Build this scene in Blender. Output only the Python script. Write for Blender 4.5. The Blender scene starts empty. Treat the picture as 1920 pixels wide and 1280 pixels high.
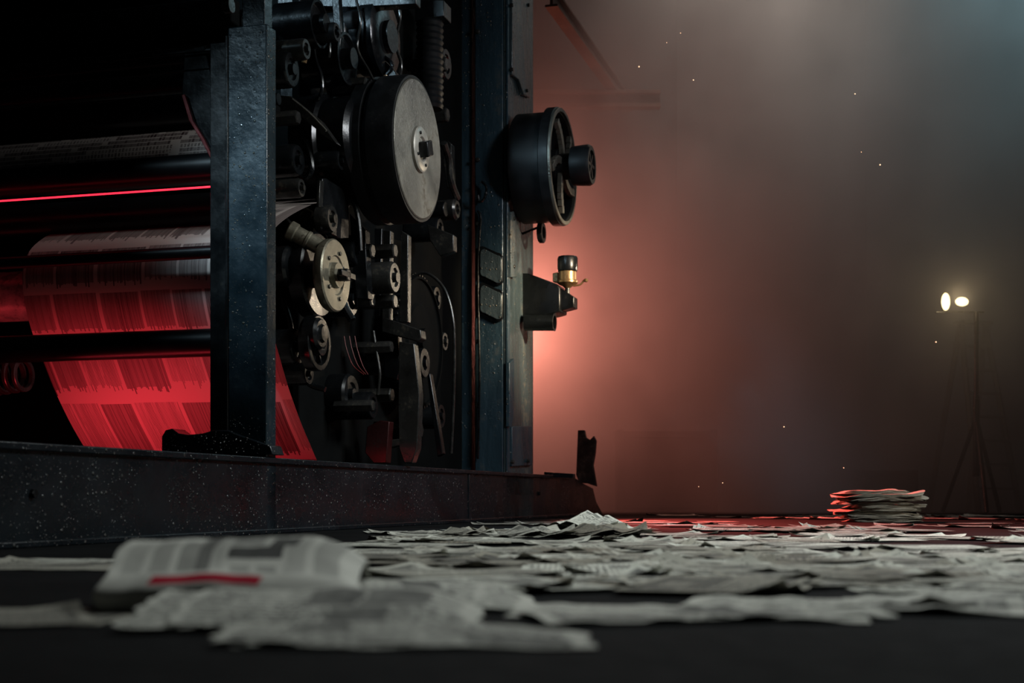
import bpy, bmesh, math, random
from mathutils import Vector, Matrix, noise
random.seed(7)
S=bpy.context.scene
COL=S.collection
# ---------------------------------------------------------------- survey frame
F=2600.0; HY=932.0; H=0.22
TH=math.atan(740/F); s_,c_=math.sin(TH),math.cos(TH)
P0=Vector((-1.55,8.06,0))
C0=P0.x*c_-P0.y*s_; U0=P0.x*s_+P0.y*c_
def LV(px,py,v):
    a=(px-960)/F; t=(v+C0)/(a*c_-s_)
    return Vector((v,a*t*s_+t*c_-U0,H+(HY-py)*t/F))
def LU(px,py,u):
    a=(px-960)/F; t=(u+U0)/(a*s_+c_)
    return Vector((a*t*c_-t*s_-C0,u,H+(HY-py)*t/F))
def WD(px,py,d):
    return Vector(((px-960)*d/F,d,H+(HY-py)*d/F))
def floor_pt(px,py):
    d=H*F/(py-HY); return Vector(((px-960)*d/F,d,0))
# ---------------------------------------------------------------- node helpers
def newmat(name):
    m=bpy.data.materials.new(name); m.use_nodes=True
    nt=m.node_tree; b=nt.nodes['Principled BSDF']
    return m,nt,b
class N:
    def __init__(s,nt): s.nt=nt
    def n(s,t,**k):
        x=s.nt.nodes.new(t)
        for a,v in k.items(): setattr(x,a,v)
        return x
    def l(s,a,b): s.nt.links.new(a,b)
    def math(s,op,a,b=None,c=None):
        x=s.n('ShaderNodeMath',operation=op)
        for i,v in enumerate((a,b,c)):
            if v is None: continue
            if isinstance(v,(int,float)): x.inputs[i].default_value=v
            else: s.l(v,x.inputs[i])
        return x.outputs[0]
    def mix(s,f,a,b):
        x=s.n('ShaderNodeMix',data_type='RGBA')
        if isinstance(f,(int,float)): x.inputs[0].default_value=f
        else: s.l(f,x.inputs[0])
        for i,v in ((6,a),(7,b)):
            if isinstance(v,tuple): x.inputs[i].default_value=(*v,1)
            else: s.l(v,x.inputs[i])
        return x.outputs[2]
    def noise(s,vec,sc,det=3,rough=.5):
        x=s.n('ShaderNodeTexNoise'); x.inputs['Scale'].default_value=sc
        x.inputs['Detail'].default_value=det; x.inputs['Roughness'].default_value=rough
        s.l(vec,x.inputs['Vector']); return x.outputs[0]
    def mapv(s,vec,scale):
        x=s.n('ShaderNodeMapping'); x.inputs['Scale'].default_value=scale
        s.l(vec,x.inputs['Vector']); return x.outputs[0]
    def ramp(s,f,a,b,c=0.,d=1.):
        x=s.n('ShaderNodeMapRange'); x.inputs[1].default_value=a; x.inputs[2].default_value=b
        x.inputs[3].default_value=c; x.inputs[4].default_value=d
        s.l(f,x.inputs[0]); return x.outputs[0]
    def rect(s,u,v,r):
        return s.math('MULTIPLY',s.math('MULTIPLY',s.math('GREATER_THAN',u,r[0]),s.math('LESS_THAN',u,r[1])),
                      s.math('MULTIPLY',s.math('GREATER_THAN',v,r[2]),s.math('LESS_THAN',v,r[3])))
def metal(name,base,rough=.4,metallic=.7,worn=(.25,.22,.18),wear=.0,drops=0.0,scale=6,bump=.15,brushed=False,spec=.5,streak=False,dthr=.55,glint=(.20,.185,.145),dsc=28):
    m,nt,b=newmat(name); g=N(nt)
    tc=g.n('ShaderNodeTexCoord').outputs['Object']
    n1=g.noise(g.mapv(tc,(1,1,.25)) if streak else tc,scale,5,.6); n2=g.noise(tc,scale*7,3,.6)
    col=g.mix(g.ramp(n1,.3,.7),tuple(x*.5 for x in base),tuple(min(1,x*1.3) for x in base))
    if wear>0:
        w=g.ramp(g.math('ADD',g.math('MULTIPLY',n1,.6),g.math('MULTIPLY',n2,.4)),.62-wear*.2,.70-wear*.15)
        col=g.mix(w,col,worn)
    b.inputs['Metallic'].default_value=metallic
    b.inputs['Specular IOR Level'].default_value=spec
    r=g.math('ADD',g.math('MULTIPLY',n1,.5),rough-.25)
    h=g.math('MULTIPLY',n2,.12)
    if streak: h=g.math('ADD',h,g.math('MULTIPLY',g.noise(g.mapv(tc,(1,1,.3)),scale*4,4,.6),.7))
    if brushed:
        h=g.math('MULTIPLY',g.noise(g.mapv(tc,(1,30,4)),8,3),.5)
    if drops>0:
        dd=None
        msk=g.ramp(g.noise(tc,1.7,4,.65),.42,.56)
        for sc,th in ((dsc,dthr),(dsc*2.1,dthr-.1)):
            v=g.n('ShaderNodeTexVoronoi'); v.inputs['Scale'].default_value=sc
            g.l(tc,v.inputs['Vector'])
            sp=g.n('ShaderNodeSeparateColor'); g.l(v.outputs['Color'],sp.inputs[0])
            sel=g.math('GREATER_THAN',sp.outputs[0],th)
            rad=g.math('ADD',.12,g.math('MULTIPLY',sp.outputs[1],.20))
            d=g.math('MAXIMUM',g.math('SUBTRACT',1.0,g.math('POWER',g.math('DIVIDE',v.outputs['Distance'],rad),2.0)),0.0)
            d=g.math('MULTIPLY',g.math('MULTIPLY',d,sel),dsc/sc)
            dd=d if dd is None else g.math('ADD',dd,d)
        dd=g.math('MULTIPLY',dd,msk)
        col=g.mix(g.math('MULTIPLY',g.math('MINIMUM',dd,1.0),.7),col,glint)  # pale glints of the drops are mixed into the base colour
        dd=g.math('MULTIPLY',dd,drops)
        h=g.math('ADD',h,dd)
        r=g.math('SUBTRACT',r,g.math('MULTIPLY',g.math('MINIMUM',dd,1.0),.25))
    g.l(col,b.inputs['Base Color'])
    g.l(g.math('MAXIMUM',r,.08),b.inputs['Roughness'])
    bp=g.n('ShaderNodeBump'); bp.inputs['Strength'].default_value=min(1,bump*3); bp.inputs['Distance'].default_value=.018
    g.l(h,bp.inputs['Height']); g.l(bp.outputs[0],b.inputs['Normal'])
    return m
M_black=metal('black_oily_steel',(.006,.007,.008),.26,.25,wear=.06,worn=(.025,.023,.02),scale=5)
M_drum=metal('matte_black_cast_iron',(.007,.008,.009),.5,.1,wear=.15,worn=(.02,.02,.019),scale=6,spec=.3)
M_dark=metal('dark_panel_steel',(.0025,.003,.003),.9,.0,scale=3,spec=.08)  # near-black; on the inner press panels it stands for shade
M_blue=metal('blue_black_painted_steel',(.009,.019,.026),.28,.1,wear=.16,worn=(.034,.042,.044),drops=.8,scale=3,bump=.33,dthr=.15,glint=(.26,.23,.17))
M_bluecol=metal('steel_blue_column_paint',(.026,.052,.070),.30,.1,wear=.3,worn=(.065,.08,.085),drops=.5,scale=2.4,bump=.33,dthr=.4,streak=True)
M_postw=metal('worn_post_steel',(.055,.078,.086),.28,.2,wear=.25,worn=(.17,.16,.13),drops=1.0,scale=2.6,bump=.33,streak=True,dthr=.25,glint=(.3,.25,.17))
M_beam=metal('wet_black_beam_paint',(.006,.009,.012),.28,.1,wear=.12,worn=(.018,.022,.025),drops=.8,scale=2.2,bump=.33,dthr=.15,glint=(.17,.17,.16))
M_steel=metal('brushed_worn_steel',(.16,.155,.13),.42,.5,wear=.3,worn=(.085,.07,.05),scale=3,bump=.2,brushed=True)
M_brass=metal('pale_aged_steel',(.26,.24,.18),.36,.6,wear=.3,worn=(.10,.08,.06),scale=9)
M_bronze=metal('bronze_fitting',(.30,.19,.09),.34,.7,wear=.3,worn=(.08,.05,.03),scale=9)
M_grey=metal('worn_grey_iron',(.036,.036,.034),.28,.5,wear=.3,worn=(.10,.09,.07),scale=6)
M_rubber=metal('black_rubber_roller',(.005,.005,.006),.34,.1,scale=2,bump=.03,spec=.35)
def emis(name,col,st):
    m,nt,b=newmat(name); b.inputs['Base Color'].default_value=(*col,1)
    b.inputs['Emission Color'].default_value=(*col,1); b.inputs['Emission Strength'].default_value=st
    g=N(nt); tc=g.n('ShaderNodeTexCoord').outputs['Object']
    g.l(g.math('ADD',g.math('MULTIPLY',g.noise(tc,3),st*.3),st*.85),b.inputs['Emission Strength'])
    return m
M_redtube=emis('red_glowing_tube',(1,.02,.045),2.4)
M_lamp=emis('warm_lamp_lens',(1,.80,.42),2.8)
M_redglint=metal('red_glint_cable',(.12,.012,.01),.4,.1,scale=5)  # red glints put into the colour of thin cables
# ---- paper
def paper(name,text_scale=1.0,red=None,base=(.56,.565,.50),ink=(.035,.035,.035),blocks=(),bk=(.25,.17),age=.85):
    m,nt,b=newmat(name); g=N(nt)
    uv=g.n('ShaderNodeTexCoord').outputs['UV']
    oi=g.n('ShaderNodeObjectInfo').outputs['Random']
    sx=g.n('ShaderNodeSeparateXYZ'); g.l(uv,sx.inputs[0]); u,v=sx.outputs[0],sx.outputs[1]
    lines=g.math('LESS_THAN',g.math('FRACT',g.math('MULTIPLY',v,60*text_scale)),.52)
    words=g.math('GREATER_THAN',g.noise(g.mapv(uv,(140*text_scale,60*text_scale,1)),1,1),.42)
    colm=g.math('GREATER_THAN',g.math('FRACT',g.math('MULTIPLY',u,6)),.10)
    ofs=g.n('ShaderNodeVectorMath',operation='ADD'); g.l(uv,ofs.inputs[0])
    cb=g.n('ShaderNodeCombineXYZ'); g.l(g.math('MULTIPLY',g.math('FLOOR',g.math('MULTIPLY',oi,40)),bk[0]*2),cb.inputs[0]); g.l(g.math('MULTIPLY',g.math('FLOOR',g.math('MULTIPLY',oi,23)),bk[1]*2),cb.inputs[1]); g.l(cb.outputs[0],ofs.inputs[1])
    br=g.n('ShaderNodeTexBrick'); br.inputs['Scale'].default_value=1
    br.inputs['Brick Width'].default_value=bk[0]; br.inputs['Row Height'].default_value=bk[1]
    br.inputs['Mortar Size'].default_value=.008; br.inputs['Color1'].default_value=(0,0,0,1)
    br.inputs['Color2'].default_value=(1,1,1,1); br.inputs['Mortar'].default_value=(.5,.5,.5,1)
    g.l(ofs.outputs[0],br.inputs['Vector'])
    rnd=g.math('ADD',br.outputs['Color'],0)
    photo=g.math('GREATER_THAN',rnd,.70); head=g.math('LESS_THAN',rnd,.28)
    hl=g.math('LESS_THAN',g.math('FRACT',g.math('MULTIPLY',v,18)),.6)
    hw=g.math('GREATER_THAN',g.noise(g.mapv(uv,(46,18,1)),1,1),.45)
    txt=g.math('MULTIPLY',g.math('MULTIPLY',lines,words),colm)
    txt=g.math('MULTIPLY',txt,.65)
    hd=g.math('MULTIPLY',hl,hw)
    f=g.mix(head,txt,hd)
    ph=g.math('ADD',g.math('MULTIPLY',g.noise(g.mapv(uv,(9,9,1)),1,3),.8),.35)
    f=g.mix(photo,f,ph)
    for r in blocks:
        f=g.mix(g.rect(u,v,r[:4]),f,(r[4],)*3)
    f=g.math('MULTIPLY',f,g.rect(u,v,(.045,.955,.06,.94)))
    dirt=g.noise(g.mapv(uv,(5,5,1)),1,5,.65)
    pb=g.mix(g.ramp(dirt,.3,.75),tuple(x*.7 for x in base),base)
    if age>0: pb=g.mix(g.math('MULTIPLY',g.math('POWER',oi,1.4),age),pb,(.15,.135,.105))
    col=g.mix(f,pb,ink)
    if red: col=g.mix(g.rect(u,v,red),col,(.42,.006,.03))
    g.l(col,b.inputs['Base Color']); b.inputs['Roughness'].default_value=.8
    b.inputs['Specular IOR Level'].default_value=.15
    return m
M_paper=paper('newsprint_page',.4,age=.95)
cols_=[(.05+.115*i,.05+.115*i+.085,.33,.94,.30+.1*(i%3)) for i in range(8)]
M_paperred=paper('newsprint_front_page_red_banner',.35,red=(.20,.66,.20,.285),age=0,base=(.66,.66,.60),
    blocks=((.02,.98,.02,.98,.05),)+tuple(cols_)+((.36,.42,.32,.95,.8),(.47,.75,.40,.62,.08),(.49,.73,.45,.54,.95),(.66,.78,.54,.64,.92),(.48,.62,.56,.66,.6),(.05,.34,.60,.68,.08)))
M_paper2=paper('newsprint_large_type',.3,bk=(.3,.3),age=.95)
M_paperfront=paper('newsprint_blurred_columns',.22,bk=(.22,.45),age=0,base=(.58,.58,.52))
def webmat():
    m,nt,b=newmat('printed_web_newsprint'); g=N(nt)
    uv=g.n('ShaderNodeTexCoord').outputs['UV']
    sx=g.n('ShaderNodeSeparateXYZ'); g.l(uv,sx.inputs[0]); u,v=sx.outputs[0],sx.outputs[1]
    K=170.0; NR=6.4
    sid=g.math('FLOOR',g.math('MULTIPLY',u,K)); stripe=g.math('LESS_THAN',g.math('FRACT',g.math('MULTIPLY',u,K)),.62)
    rid=g.math('FLOOR',g.math('MULTIPLY',v,NR)); rows=g.math('FRACT',g.math('MULTIPLY',v,NR))
    cb=g.n('ShaderNodeCombineXYZ'); g.l(sid,cb.inputs[0]); g.l(rid,cb.inputs[1])
    wn=g.n('ShaderNodeTexWhiteNoise'); wn.noise_dimensions='2D'; g.l(cb.outputs[0],wn.inputs['Vector'])
    rv=wn.outputs['Value']
    cbr=g.n('ShaderNodeCombineXYZ'); g.l(rid,cbr.inputs[0]); cbr.inputs[1].default_value=3.7
    wnr=g.n('ShaderNodeTexWhiteNoise'); wnr.noise_dimensions='2D'; g.l(cbr.outputs[0],wnr.inputs['Vector'])
    uw=g.math('ADD',u,g.math('MULTIPLY',g.math('SINE',g.math('ADD',g.math('MULTIPLY',u,9.0),g.math('MULTIPLY',wnr.outputs['Value'],6.28))),.03))
    ccol=g.math('ADD',g.math('MULTIPLY',uw,6.3),wnr.outputs['Value'])
    cb2=g.n('ShaderNodeCombineXYZ'); g.l(g.math('FLOOR',ccol),cb2.inputs[0]); g.l(rid,cb2.inputs[1])
    wn2=g.n('ShaderNodeTexWhiteNoise'); wn2.noise_dimensions='2D'; g.l(cb2.outputs[0],wn2.inputs['Vector'])
    cv=wn2.outputs['Value']
    lo=g.math('GREATER_THAN',rows,g.math('ADD',.10,g.math('MULTIPLY',cv,.04)))
    hi=g.math('LESS_THAN',rows,g.math('ADD',g.math('ADD',.80,g.math('MULTIPLY',cv,.1)),g.math('MULTIPLY',g.math('POWER',rv,3.0),.12)))
    cols=g.math('GREATER_THAN',g.math('FRACT',ccol),.08)
    dens=g.math('ADD',.65,g.math('MULTIPLY',cv,.35))
    box=g.math('MULTIPLY',g.math('MULTIPLY',lo,hi),cols)
    brk=g.math('GREATER_THAN',g.noise(g.mapv(uv,(340,12,1)),1,1),.36)
    wt=g.math('ADD',.6,g.math('MULTIPLY',rv,.4))
    f=g.math('MULTIPLY',g.math('MULTIPLY',stripe,g.math('MULTIPLY',box,dens)),g.math('MULTIPLY',brk,wt))
    f=g.math('MAXIMUM',f,g.math('MULTIPLY',box,g.math('MULTIPLY',g.math('GREATER_THAN',cv,.35),g.math('MULTIPLY',dens,.6))))
    col=g.mix(f,(.56,.48,.44),(.03,.006,.010))
    g.l(col,b.inputs['Base Color']); b.inputs['Roughness'].default_value=.55
    return m
M_web=webmat()
# ---------------------------------------------------------------- mesh builder
class MB:
    def __init__(s): s.bm=bmesh.new(); s.uv=s.bm.loops.layers.uv.new('UVMap')
    def face(s,vs,mi=0):
        try:
            f=s.bm.faces.new(vs); f.material_index=mi; return f
        except ValueError: return None
    def box(s,x0,x1,y0,y1,z0,z1,mi=0,rot=None,piv=None):
        vs=[Vector((x,y,z)) for x in (x0,x1) for y in (y0,y1) for z in (z0,z1)]
        if rot is not None:
            p=piv or Vector(((x0+x1)/2,(y0+y1)/2,(z0+z1)/2)); vs=[p+rot@(v-p) for v in vs]
        v=[s.bm.verts.new(q) for q in vs]
        for f in ((0,1,3,2),(4,6,7,5),(0,4,5,1),(2,3,7,6),(0,2,6,4),(1,5,7,3)): s.face([v[i] for i in f],mi)
        return s
    def prism(s,pts,d,mi=0):
        a=[s.bm.verts.new(p) for p in pts]; b=[s.bm.verts.new(Vector(p)+Vector(d)) for p in pts]
        s.face(a,mi); s.face(b[::-1],mi); n=len(a)
        for i in range(n): s.face([a[i],b[i],b[(i+1)%n],a[(i+1)%n]],mi)
        return s
    def lathe(s,c,prof,axis=(1,0,0),seg=48,mi=0,sx=1,closed=False):
        ax=Vector(axis).normalized()
        if abs(ax.z)<.9: e1=ax.cross(Vector((0,0,1))).normalized()
        else: e1=Vector((1,0,0))
        e2=ax.cross(e1); c=Vector(c); rings=[]
        for r,a in prof:
            if r<1e-6: rings.append([s.bm.verts.new(c+ax*a)])
            else: rings.append([s.bm.verts.new(c+ax*a+r*(math.cos(t)*e1*sx+math.sin(t)*e2)) for t in [2*math.pi*i/seg for i in range(seg)]])
        pr=list(zip(rings,rings[1:]))
        if closed: pr.append((rings[-1],rings[0]))
        for A,B in pr:
            for i in range(seg):
                j=(i+1)%seg
                if len(A)==1 and len(B)==1: continue
                if len(A)==1: s.face([A[0],B[i],B[j]],mi)
                elif len(B)==1: s.face([A[i],B[0],A[j]],mi)
                else: s.face([A[i],B[i],B[j],A[j]],mi)
        return s
    def cyl(s,a,b,r,seg=24,mi=0,r2=None,ch=.12):
        a=Vector(a);b=Vector(b);L=(b-a).length; r2=r2 or r; k=min(r,r2)*ch; k=min(k,L*.3)
        return s.lathe(a,[(0,0),(r-k,0),(r,k),(r2,L-k),(r2-k,L),(0,L)],axis=(b-a),seg=seg,mi=mi)
    def ring(s,c,axis,R,r,w,seg=48,mi=0):
        k=(R-r)*.15
        return s.lathe(c,[(r,0),(R-k,0),(R,k),(R,w-k),(R-k,w),(r,w)],axis=axis,seg=seg,mi=mi,closed=True)
    def tube(s,pts,r,seg=8,mi=0,smooth=True):
        pts=[Vector(p) for p in pts]
        if smooth and len(pts)>2:
            out=[]
            for i in range(len(pts)-1):
                p0=pts[max(i-1,0)];p1=pts[i];p2=pts[i+1];p3=pts[min(i+2,len(pts)-1)]
                for k in range(6):
                    t=k/6; out.append(.5*((2*p1)+(-p0+p2)*t+(2*p0-5*p1+4*p2-p3)*t*t+(-p0+3*p1-3*p2+p3)*t**3))
            out.append(pts[-1]); pts=out
        rings=[]; up=Vector((.31,.17,.93)).normalized()
        for i,p in enumerate(pts):
            d=(pts[min(i+1,len(pts)-1)]-pts[max(i-1,0)]).normalized()
            e1=d.cross(up)
            if e1.length<.1: e1=d.cross(Vector((1,0,0)))
            e1.normalize(); e2=d.cross(e1)
            rings.append([s.bm.verts.new(p+r*(math.cos(t)*e1+math.sin(t)*e2)) for t in [2*math.pi*k/seg for k in range(seg)]])
        for A,B in zip(rings,rings[1:]):
            for i in range(seg): s.face([A[i],A[(i+1)%seg],B[(i+1)%seg],B[i]],mi)
        s.face(rings[0][::-1],mi); s.face(rings[-1],mi)
        return s
    def grid(s,fn,nx,ny,mi=0):
        g=[[s.bm.verts.new(fn(i/nx,j/ny)) for i in range(nx+1)] for j in range(ny+1)]
        for j in range(ny):
            for i in range(nx):
                f=s.face([g[j][i],g[j][i+1],g[j+1][i+1],g[j+1][i]],mi)
                for lp,(a,b) in zip(f.loops,((i,j),(i+1,j),(i+1,j+1),(i,j+1))): lp[s.uv].uv=(a/nx,b/ny)
        return s
    def done(s,name,mats,parent=None,bevel=0,angle=35,origin='center',recalc=True):
        if recalc: bmesh.ops.recalc_face_normals(s.bm,faces=s.bm.faces)
        me=bpy.data.meshes.new(name); s.bm.to_mesh(me); s.bm.free()
        for p in me.polygons: p.use_smooth=True
        me.set_sharp_from_angle(angle=math.radians(angle))
        if not isinstance(mats,(list,tuple)): mats=[mats]
        for m in mats: me.materials.append(m)
        ob=bpy.data.objects.new(name,me)
        xs=[v.co for v in me.vertices]
        lo=Vector([min(v[i] for v in xs) for i in range(3)]); hi=Vector([max(v[i] for v in xs) for i in range(3)])
        c=(lo+hi)/2
        if origin=='base': c.z=lo.z
        if origin!='keep':
            me.transform(Matrix.Translation(-c)); ob.location=c
        COL.objects.link(ob)
        if parent is not None: ob.parent=parent
        if bevel>0:
            b=ob.modifiers.new('bevel','BEVEL'); b.width=bevel; b.segments=2; b.limit_method='ANGLE'; b.angle_limit=math.radians(40)
        return ob
def tag(o,label,cat,group=None):
    o['label']=label; o['category']=cat
    if group: o['group']=group
    return o
# ---------------------------------------------------------------- room shell
def plaster(name,base,sc=.5,rough=.85,bump=.2,spec=.5):
    m,nt,b=newmat(name); g=N(nt); tc=g.n('ShaderNodeTexCoord').outputs['Object']
    n=g.noise(tc,sc,5,.55); n2=g.noise(tc,sc*8,4,.6)
    col=g.mix(g.ramp(n,.3,.7),tuple(x*.6 for x in base),tuple(x*1.3 for x in base))
    g.l(col,b.inputs['Base Color'])
    g.l(g.math('ADD',g.math('MULTIPLY',n2,.3),rough-.15),b.inputs['Roughness'])
    b.inputs['Specular IOR Level'].default_value=spec
    bp=g.n('ShaderNodeBump'); bp.inputs['Strength'].default_value=bump; bp.inputs['Distance'].default_value=.02
    g.l(n2,bp.inputs['Height']); g.l(bp.outputs[0],b.inputs['Normal'])
    return m
M_wall=plaster('sooty_plaster',(.06,.06,.058)); M_ceil=plaster('dark_ceiling',(.03,.03,.03))
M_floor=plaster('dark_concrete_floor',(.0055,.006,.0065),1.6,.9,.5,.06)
WY=22.0
def struct(name,b,mat):
    o=MB().box(*b).done(name,mat); o['kind']='structure'; return o
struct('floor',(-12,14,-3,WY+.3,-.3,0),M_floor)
struct('wall_back',(-12,14,WY,WY+.3,0,9),M_wall)
struct('wall_left',(-12.3,-12,-3,WY+.3,0,9),M_wall)
struct('wall_right',(14,14.3,-3,WY+.3,0,9),M_wall)
struct('ceiling',(-12.3,14.3,-3,WY+.3,9,9.3),M_ceil)
for i,(x0,w) in enumerate(((2.6,.35),(5.6,.35))):
    struct('trim_%d'%(i+1),(x0,x0+w,WY-.12,WY-.001,0,8.9),M_wall)
struct('baseboard_back',(-12,14,WY-.06,WY-.001,0,.22),M_wall)
# ---------------------------------------------------------------- press
press=bpy.data.objects.new('printing_press',None); COL.objects.link(press)
press.location=P0; press.rotation_euler=(0,0,-TH)
tag(press,'large blue-black steel newspaper printing press with rollers and flywheel','printing press')
ZB=.459
def pdone(mb,name,mat,bevel=.004,parent=None,**k):
    return mb.done(name,mat,parent or press,bevel,**k)
def sub(mb,name,mat,par,bevel=0):
    o=mb.done(name,mat,None,bevel); wl=o.location.copy(); o.parent=par; o.location=wl-par.location; return o
pts=[Vector((0,-3.3,.0)),Vector((0,-3.3,ZB)),LV(1068,890,0)]
pts[2].z=ZB
e=[LV(1075,893,0),LV(1092,905,0),LV(1112,915,0),LV(1118,940,0),LV(1131,964,0)]
e[-1].z=0
mb=MB().prism(pts+e,(-.14,0,0))
mb.box(-.15,.025,-3.3,pts[2].y,ZB-.035,ZB)
mb.box(-.15,.03,-3.3,e[2].y,0,.03)
pdone(mb,'base_beam',M_beam,.006)
for px in (880,):
    p=LV(px,930,0); pdone(MB().box(-.002,.008,p.y-.03,p.y+.03,.03,ZB-.035),'weld_seam',M_beam,.003)
for px in (60,1010):
    p=LV(px,925,0); pdone(MB().cyl(p,p+Vector((.02,0,0)),.022,6),'bolt',M_black,0)
uP=.28
xa=LU(427,0,uP).x
mb=MB()
mb.box(xa,0,uP,uP+.13,0.0,LU(0,95,uP).z)
mb.box(LU(452,0,uP).x,-.02,uP+.01,uP+.12,LU(0,95,uP).z-.01,4.6)
pdone(mb,'upright_post',M_blue,.008)
mb=MB().box(LU(404,0,uP+.12).x,xa-.004,uP+.05,uP+.3,0,LU(0,100,uP).z-.05)
mb.box(xa-.012,xa+.006,uP-.012,uP+.002,.6,LU(0,110,uP).z)
pdone(mb,'post_flange',M_black,.005)
o=[LU(x,y,uP-.02) for x,y in ((303,852),(303,818),(310,806),(322,803),(334,812),(352,815),(380,812),(400,806),(428,806),(440,812),(506,835),(512,852))]
pdone(MB().prism(o,(0,.16,0)),'foot_bracket',M_beam,.006)
u2=5.45; vL=LU(890,0,u2).x
pdone(MB().box(vL,-.03,u2,u2+1.0,0,5.6),'upright_post',M_bluecol,.01)
yR=LV(1000,0,0).y
pdone(MB().box(-.03+.001,.0,u2+.01,yR,0,5.6),'post_side_plate',M_postw,.008)
pdone(MB().box(-.005,.018,u2+.005,u2+.08,ZB,5.6),'corner_strip',M_bluecol,.006)
pdone(MB().box(LU(852,0,5.5).x,LU(884,0,5.5).x,5.5,5.8,0,5.6),'inner_upright',M_bluecol,.008)
def plate_u(px0,px1,py0,py1,u,th,name,mat,r=8,skew=0):
    P=[]
    for (cx,cy,a0) in ((px1-r,py0+r+skew,-90),(px1-r,py1-r+skew,0),(px0+r,py1-r,90),(px0+r,py0+r,180)):
        for k in range(5):
            a=math.radians(a0+k*22.5); P.append(LU(cx+r*math.cos(a),cy+r*math.sin(a),u))
    return pdone(MB().prism(P,(0,-th,0)),name,mat,.004)
for (y0,y1) in ((462,524),(530,592)):
    plate_u(897,944,y0,y1,u2,.03,'cover_plate',M_black,10,12)
    plate_u(901,941,y0+5,y1-5,u2-.03,.015,'cover_plate_face',M_postw,8,12)
for y in (60,300,420,640,760,840):
    p=LU(897,y,u2); pdone(MB().cyl(p,p+Vector((0,-.03,0)),.02,8),'rivet',M_grey,0)
a=[LU(x,y,u2-.06) for x,y in ((903,340),(912,352),(908,372),(899,378),(896,366))]
pdone(MB().tube(a,.012),'hook',M_black,0)
a=[LU(x,y,u2-.03) for x,y in ((896,395),(901,408),(899,440),(896,520),(899,700),(896,860))]
pdone(MB().tube(a,.012),'conduit',M_black,0)
def plate_v(poly,v,th,name,mat,bev=.006,parent=None):
    return pdone(MB().prism([LV(x,y,v) for x,y in poly],(th,0,0)),name,mat,bev,parent)
plate_v([(953,-40),(992,-40),(992,120),(988,184),(975,178),(966,150),(953,140)],0,.04,'upper_side_plate',M_postw)
plate_v([(949,398),(968,392),(968,460),(960,520),(949,520)],0,.05,'hinge_plate',M_postw)
plate_v([(955,800),(992,798),(992,872),(955,874)],0,.03,'side_panel',M_bluecol)
plate_v([(948,680),(957,672),(957,770),(952,800),(948,800)],0,.04,'hinge_plate',M_bluecol)
for x,y in ((957,10),(988,10),(957,130),(985,170),(960,410),(960,500),(958,866),(988,864)):
    p=LV(x,y,.03); pdone(MB().cyl(p,p+Vector((.03,0,0)),.018,8),'rivet',M_grey,0)
pdone(MB().box(-.52,-.46,1.75,u2+.9,.0,5.6),'side_shade_plate',M_dark,.01)  # near-black plate added to paint the darkness behind the machinery
pdone(MB().box(-5,-.53,2.6,2.66,0,5.6),'inner_shade_panel',M_dark,0)  # dark backing sheet added so the press interior reads as shade
pdone(MB().box(-5.2,-5.1,-1,2.6,0,5.6),'far_side_frame',M_dark,0)
pdone(MB().box(-5.1,-.3,.6,6.5,5.5,5.6),'top_cover',M_dark,0)
# --- rollers
def roller(py,r,u,v0=-4.9,v1=-.36,px=400,mat=M_rubber,name='roller',jr=.35):
    z=LU(px,py,u).z
    m=MB().lathe((v0,u,z),[(0,0),(r*jr,0),(r*jr,.06),(r,.06),(r,v1-v0-.06),(r*jr,v1-v0-.06),(r*jr,v1-v0+.05),(0,v1-v0+.05)],seg=48)
    return pdone(m,name,mat,0)
roller(316,.10,.55)
roller(642,.088,.50)
roller(472,.04,.42)
roller(150,.07,.6); roller(196,.11,1.1); roller(60,.12,.9); roller(100,.05,.45)
roller(395,.12,.95)
z=LU(395,350,.42).z
pdone(MB().cyl((-4.9,.42,z),(-.38,.42,z),.006,12),'red_light_tube',M_redtube,0)
for py,u in ((95,.38),(128,.4),(172,.42)):
    z=LU(395,py,u).z; pdone(MB().cyl((-4.9,u,z),(-.4,u,z),.006,8),'tie_rod',M_black,0)
for py,u,h in ((20,.6,.16),(118,.75,.08),(215,1.2,.1)):
    z=LU(395,py,u).z; pdone(MB().box(-4.9,-.4,u,u+.12,z-h/2,z+h/2),'cross_rail',M_dark,.01)
o=[LU(x,y,.40) for x,y in ((345,92),(384,84),(392,120),(408,190),(408,285),(400,300),(385,262),(365,232),(352,190),(340,176))]
pdone(MB().prism(o,(0,.08,0)),'roller_guard',M_black,.008)
o=[LU(x,y,.36) for x,y in ((340,178),(346,176),(362,226),(384,262),(400,296),(394,296),(374,258),(354,226))]
pdone(MB().prism(o,(0,.03,0)),'guard_edge_strip',metal('red_edge_steel',(.12,.009,.009),.35,.3,wear=.3,worn=(.02,.02,.02)),.004)  # red strip along the guard's edge
c=LV(44,545,-1.98)
pdone(MB().lathe((-4.9,c.y+.22,c.z),[(0,0),(.17,0),(.17,3.0),(.14,3.05),(.0,3.05)],seg=48),'drum_shaft',metal('red_lit_shaft_steel',(.5,.45,.43),.3,.3,scale=12,bump=.3),0)
g0=LV(35,700,-2.3)
M_ring=metal('dark_sheen_steel',(.14,.11,.11),.3,.6)
for k in range(7):
    pdone(MB().ring(g0+Vector((-.5+k*.075,.1,0)),(1,0,0),.17-.008*k,.14-.008*k,.03,32),'spring_ring',M_ring,0)
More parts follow.
